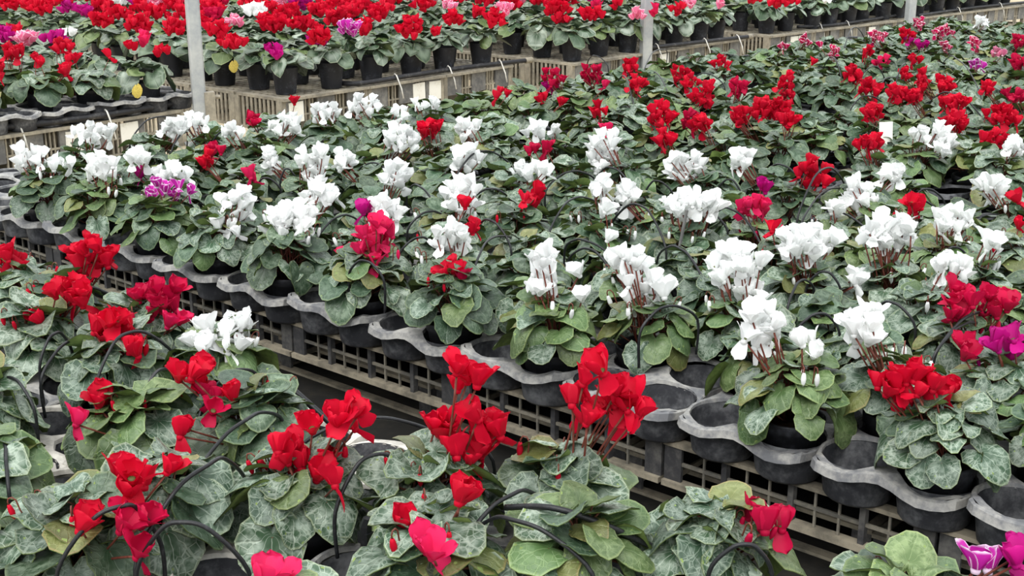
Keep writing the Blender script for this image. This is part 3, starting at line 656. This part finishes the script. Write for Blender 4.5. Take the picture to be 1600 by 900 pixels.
for name, a, c in BEDS:
    a, c = Vector(a), Vector(c); u = (c - a).normalized(); L = (c - a).length; n = round(L / .66); cl_ = L / n; ang = math.atan2(u.y, u.x) - math.pi / 2
    parts = far_crate(cl_, .42); nrm = Vector((-u.y, u.x)); small = [p for p in parts if p[0] in ('top_rim', 'deck_lattice', 'corner_post', 'base_rail') + (('end_slat',) if name in ('two', 'three') else ())]
    small0 = [p for p in small if p[0] != 'end_slat']
    for i in range(n):
        for j in range(5):
            p = a + u * (i * cl_) + nrm * (.43 * j)
            if depth((p.x, p.y, 0)) > (12.6 if name != 'four' else 17): break
            r = put_crate(parts if j == 0 else small if i == 0 and j < 4 else small0, T(p.x, p.y, 0) @ RZ(ang), ('grey slatted crate at the front of the %s, %s from left' % (FB[name], ordn(i + 1))) if j == 0 else 'grey crate under the %s, %s along its %s row' % (FB[name], ordn(i + 1), ordn(j + 1)),
                          'front crates beyond the wide aisle' if j == 0 else 'inner crates beyond the wide aisle')
            if j == 0:
                for y in {('one', 1): (.46,), ('two', 1): (.38, .52), ('two', 0): (.05,), ('three', 1): (.3,), ('four', 0): (.3, .42), ('four', 3): (.25,), ('four', 2): (.2,), ('one', 2): (.2,)}.get((name, i), ()):
                    if y + .11 < cl_: ob('sticker', STK, r, T(.0075, y, .055) @ RX(rad(R.uniform(-3, 3))))
for k in range(6):                                        # trays on the bed beside the left post
    put_tray(-3.2 + .03, .22 + k * .30, HC, 'black tray holding pots along the bed behind the leftmost post, %s from left' % ordn(k + 1), 'trays on the back left bed', rot=rad(90 + R.uniform(-3, 3)))

def smooth_path(pts, n=8):
    pts = [Vector(p) for p in pts]; out = []
    for i in range(len(pts) - 1):
        p0, p1, p2, p3 = pts[max(0, i - 1)], pts[i], pts[i + 1], pts[min(len(pts) - 1, i + 2)]
        for k in range(n):
            t = k / n; out.append(.5 * ((2 * p1) + (p2 - p0) * t + (2 * p0 - 5 * p1 + 4 * p2 - p3) * t * t + (3 * p1 - p0 - 3 * p2 + p3) * t ** 3))
    return out + [pts[-1]]
def hose(px, zs, radius, ties, label, end=True):
    pts = [at_z(x, y, HC + z) for (x, y), z in zip(px, zs)]; base = pts[0].copy(); o = ob('irrigation_hose', None, None, Matrix.Translation(base)); tag(o, label, 'hose', 'irrigation hoses along the back beds')
    path = [p - base for p in smooth_path(pts)]
    b = MB(); b.tube(path, radius, 8); ob('pipe', b.mesh('hose_pipe', [M_HOSE], True), o)
    if end:
        b = MB(); d = (path[-1] - path[-2]).normalized(); b.tube([path[-1] - d * .03, path[-1] + d * .03], radius * 1.35, 8); ob('end_cap', b.mesh('hose_end_cap', [M_FRIM], True), o)
    for t in ties:
        p = path[int(t * (len(path) - 1))]; b = MB(); r = radius + .004
        b.tube([p + Vector((.06, .01, -.12)), p + Vector((.05, .005, -.06)), p + Vector((r * .8, 0, r * .8)), p + Vector((0, 0, r * 1.3)), p + Vector((-r, .01, r * .4)), p + Vector((-r, .02, -r))], .0045, 5)
        ob('string_tie', b.mesh('string_tie', [M_STR], True), o)
hose([(-60, 204), (60, 193), (180, 177), (300, 156)], [.03, .03, .03, .03], .017, (.28, .66, .97), 'black irrigation hose tied along the crates behind the leftmost post')
hose([(500, 118), (548, 131), (640, 118), (722, 106), (826, 94)], [.02, .02, .025, .02, .02], .015, (.14, .44, .70, .9), 'black irrigation hose tied along the stickered crates right of the leftmost post')
hose([(1018, 74), (1100, 65), (1172, 57)], [.03, .03, .03], .015, (.12, .5, .86), 'short black hose with pale end along the crates behind the middle post')
hose([(1246, 42), (1310, 38), (1412, 22)], [.02, .02, .02], .014, (.35, .6), 'black hose along the crates just left of the rightmost post')
hose([(1436, 24), (1520, 12), (1620, 2)], [.02, .025, .02], .014, (.4, .7), 'black hose along the crates right of the rightmost post', False)

def post(px, py, wd, label, lean=0, sleeve=False):
    p = at_z(px, py, HC); p.z = 0
    o = ob('metal_post', None, None, Matrix.Translation(p) @ RZ(YAW + rad(22)) @ RY(lean)); tag(o, label, 'post', 'galvanised posts of the shelter')
    h = wd / 2; t = .006; c = h * .25; b = MB()
    ring = [(-h + c, -h), (h - c, -h), (h, -h + c), (h, h - c), (h - c, h), (-h + c, h), (-h, h - c), (-h, -h + c)]
    vs = [(x, y, z) for z in (0, 2.6) for x, y in ring]; fs = [(k, (k + 1) % 8, 8 + (k + 1) % 8, 8 + k) for k in range(8)] + [tuple(range(8, 16))]
    b.add(vs, fs); ob('shaft', b.mesh('post_shaft', [M_POST]), o)
    b = MB(); b.box((-h - .05, -h - .05, 0), (h + .05, h + .05, .012)); ob('base_plate', b.mesh('post_base_plate', [M_POST]), o)
    if sleeve:
        b = MB(); b.box((h - .01, -h - .012, 0), (h + .045, h - .02, HC + .09)); ob('bracket', b.mesh('post_bracket', [M_FRIM]), o)
        b = MB(); b.tube([(h + .04, -h * .3, HC + .06), (h + .075, -h * .3, HC + .06)], .012, 6); ob('bolt', b.mesh('post_bolt', [M_FRIM]), o)
    return o
post(312, 170, .068, 'square galvanised post, leftmost of the three posts', 0, True)
post(1009, 83, .075, 'square galvanised post, middle one of the three posts')
post(1421, 36, .075, 'square galvanised post, rightmost of the three posts')

# ------------------------------------------------------------------ thin drip tubes arching over the pots
ARCS = [  # start, apex, end in the photograph
    ((710, 282), (750, 237), (800, 262)), ((636, 304), (655, 291), (685, 335)), ((495, 377), (530, 338), (562, 350)), ((637, 360), (670, 337), (705, 350)), ((622, 402), (655, 381), (682, 392)), ((735, 317), (768, 299), (802, 318)), ((742, 367), (765, 344), (798, 387)), ((738, 432), (762, 395), (802, 376)), ((438, 286), (448, 272), (464, 284)),
    ((853, 298), (890, 272), (930, 282)), ((858, 365), (892, 312), (936, 322)), ((955, 352), (1000, 321), (1040, 387)), ((1008, 303), (1025, 290), (1052, 306)), ((1073, 340), (1102, 332), (1137, 362)), ((1108, 348), (1145, 328), (1192, 392)), ((883, 388), (915, 380), (970, 418)), ((888, 408), (920, 391), (952, 424)), ((1028, 402), (1062, 388), (1100, 444)),
    ((1197, 270), (1222, 261), (1253, 288)), ((1247, 337), (1285, 265), (1322, 295)), ((1252, 350), (1285, 305), (1322, 300)), ((1266, 354), (1305, 331), (1358, 367)), ((1423, 318), (1447, 298), (1476, 318)), ((1418, 344), (1432, 313), (1466, 334)), ((1468, 412), (1490, 397), (1517, 414)), ((1260, 450), (1288, 441), (1314, 456)),
    ((1230, 484), (1248, 456), (1272, 454)), ((1241, 524), (1282, 490), (1312, 522)), ((1363, 494), (1392, 474), (1430, 512)), ((1462, 554), (1520, 491), (1565, 512)), ((1458, 560), (1505, 510), (1542, 520)), ((203, 224), (240, 184), (290, 200)), ((268, 236), (298, 197), (330, 208)), ((330, 228), (352, 205), (380, 230)),
    ((1006, 112), (1020, 82), (1042, 80)), ((1012, 118), (1028, 116), (1044, 150)), ((1085, 124), (1105, 115), (1132, 135)), ((965, 130), (978, 122), (990, 168)), ((918, 98), (930, 87), (950, 104)), ((1285, 112), (1302, 90), (1316, 132)), ((1338, 134), (1364, 104), (1382, 124)), ((1371, 148), (1385, 122), (1417, 132)), ((1438, 144), (1458, 130), (1492, 164)), ((1328, 174), (1352, 150), (1387, 170)), ((1388, 168), (1404, 150), (1432, 168)), ((1450, 164), (1488, 146), (1540, 194)), ((1473, 100), (1495, 92), (1532, 148)), ((1318, 80), (1332, 44), (1350, 60)), ((1395, 150), (1412, 100), (1420, 130)),
    ((930, 285), (955, 262), (990, 300)), ((1120, 300), (1140, 292), (1158, 305)), ((560, 268), (590, 258), (612, 285)), ((398, 300), (415, 280), (440, 300)), ((545, 430), (570, 418), (600, 440)), ((1000, 520), (1040, 480), (1090, 500))]
NARCS = [((22, 512), (118, 450), (202, 484)), ((148, 610), (198, 521), (278, 562)), ((62, 574), (86, 521), (112, 548)), ((64, 594), (108, 546), (152, 540)), ((218, 668), (240, 612), (270, 584)), ((310, 655), (358, 602), (402, 588)), ((214, 872), (325, 727), (386, 754)), ((90, 892), (190, 791), (252, 852)), ((214, 892), (283, 816), (388, 892)),
    ((302, 752), (385, 656), (442, 658)), ((524, 800), (580, 712), (652, 758)), ((470, 700), (572, 655), (682, 682)), ((718, 862), (800, 773), (852, 792)), ((735, 842), (800, 812), (925, 896)), ((1108, 894), (1165, 872), (1206, 896)), ((-20, 700), (8, 697), (14, 770)), ((-10, 612), (25, 618), (54, 642)), ((640, 700), (700, 690), (770, 720))]
def arc(S, A, Ep, z, radius, label, group):
    s, e = at_z(*S, z), at_z(*Ep, z); mid = (s + e) / 2
    a = at_depth(A[0], A[1], depth(mid)); a.z = max(a.z, z + .045)
    base = s.copy(); base.z -= 0
    s2, e2 = s + Vector((0, 0, -.08)), e + Vector((0, 0, -.08))
    k1 = s.lerp(a, .55) + Vector((0, 0, (a.z - s.z) * .28)); k2 = e.lerp(a, .55) + Vector((0, 0, (a.z - e.z) * .28))
    path = smooth_path([s2 - base, s - base, k1 - base, a - base, k2 - base, e - base, e2 - base], 5)
    b = MB(); b.tube(path, radius, 6)
    tag(ob('drip_tube', b.mesh('drip_tube', [M_TUBE], True), None, Matrix.Translation(base)), label, 'tube', group)
lab = {}
for k, (S, A, Ep) in enumerate(sorted(ARCS)): arc(S, A, Ep, HC + .20, .0032, 'thin black drip tube arching over the middle bed, %s from left' % ordn(k + 1), 'drip tubes of the middle bed')
for k, (S, A, Ep) in enumerate(sorted(NARCS)): arc(S, A, Ep, HC + .18, .0034, 'thin black drip tube arching over the foreground bed, %s from left' % ordn(k + 1), 'drip tubes of the foreground bed')
def line(px, z, radius, label):
    pts = [at_z(x, y, HC + h) for (x, y), h in zip(px, z)]; base = pts[0].copy(); b = MB(); b.tube([p - base for p in smooth_path(pts, 6)], radius, 8)
    tag(ob('feeder_hose', b.mesh('feeder_hose', [M_TUBE], True), None, Matrix.Translation(base)), label, 'hose')
line([(436, 590), (476, 625), (520, 664)], [.20, .17, .13], .0065, 'thick black feeder hose over pale tray beside the white-flowered foreground plant')
line([(790, 793), (860, 793), (935, 816), (1010, 850), (1086, 884)], [.22, .24, .22, .17, .11], .005, 'thick black feeder hose across the green bloomless foreground plant')
b = MB(); b.tube([(0, 0, -.1), (0, 0, .03), (.004, 0, .045)], [.009, .010, .006], 6); b.box((-.011, -.008, .0), (.011, .008, .02))
tag(ob('drip_emitter_stake', b.mesh('drip_emitter_stake', [M_TUBE]), None, Matrix.Translation(at_z(572, 848, HC + .12))), 'stubby black drip emitter stake beside the tray in the foreground bed', 'stake')
p = at_z(1058, 405, HC + .16); q = at_depth(1073, 328, depth(p)); b = MB(); d = q - p; b.tube([Vector((0, 0, 0)) - d * .6, d], .0045, 5)
tag(ob('grey_stake', b.mesh('grey_stake', [M_FCR]), None, Matrix.Translation(p)), 'thin grey stake leaning beside the widest white cluster of the middle bed', 'stake')
for px, lab_ in (((364, 100), 'yellowed leaf hanging at a pot just right of the leftmost post'), ((213, 138), 'large yellowed leaf drooping before the terracotta pot')):
    p = at_z(px[0], px[1], HC + .16); vs, fs, uvs = leaf_mesh(7, None); b = MB(); b.add(vs, [f[::-1] for f in fs], 0, uvs); b.add([(x, y, z - .02) for x, y, z in vs], fs, 0, uvs)
    tag(ob('yellow_leaf', b.mesh('yellow_leaf', [M_DRY], True), None, Matrix.Translation(p) @ RZ(YAW + math.pi) @ RX(rad(-68)) @ RY(.5) @ SC(.05)), lab_, 'leaf')
b = MB(); b.box((-.027, -.0008, 0), (.027, .0008, .075)); b.box((-.006, -.0008, -.09), (.006, .0008, 0))
tag(ob('plant_tag', b.mesh('plant_tag', [M_STICK]), None, Matrix.Translation(at_z(1384, 222, HC + .21)) @ RZ(YAW + .2) @ RX(-.15)), 'blank white plant tag standing among red cyclamens of the middle bed', 'tag')
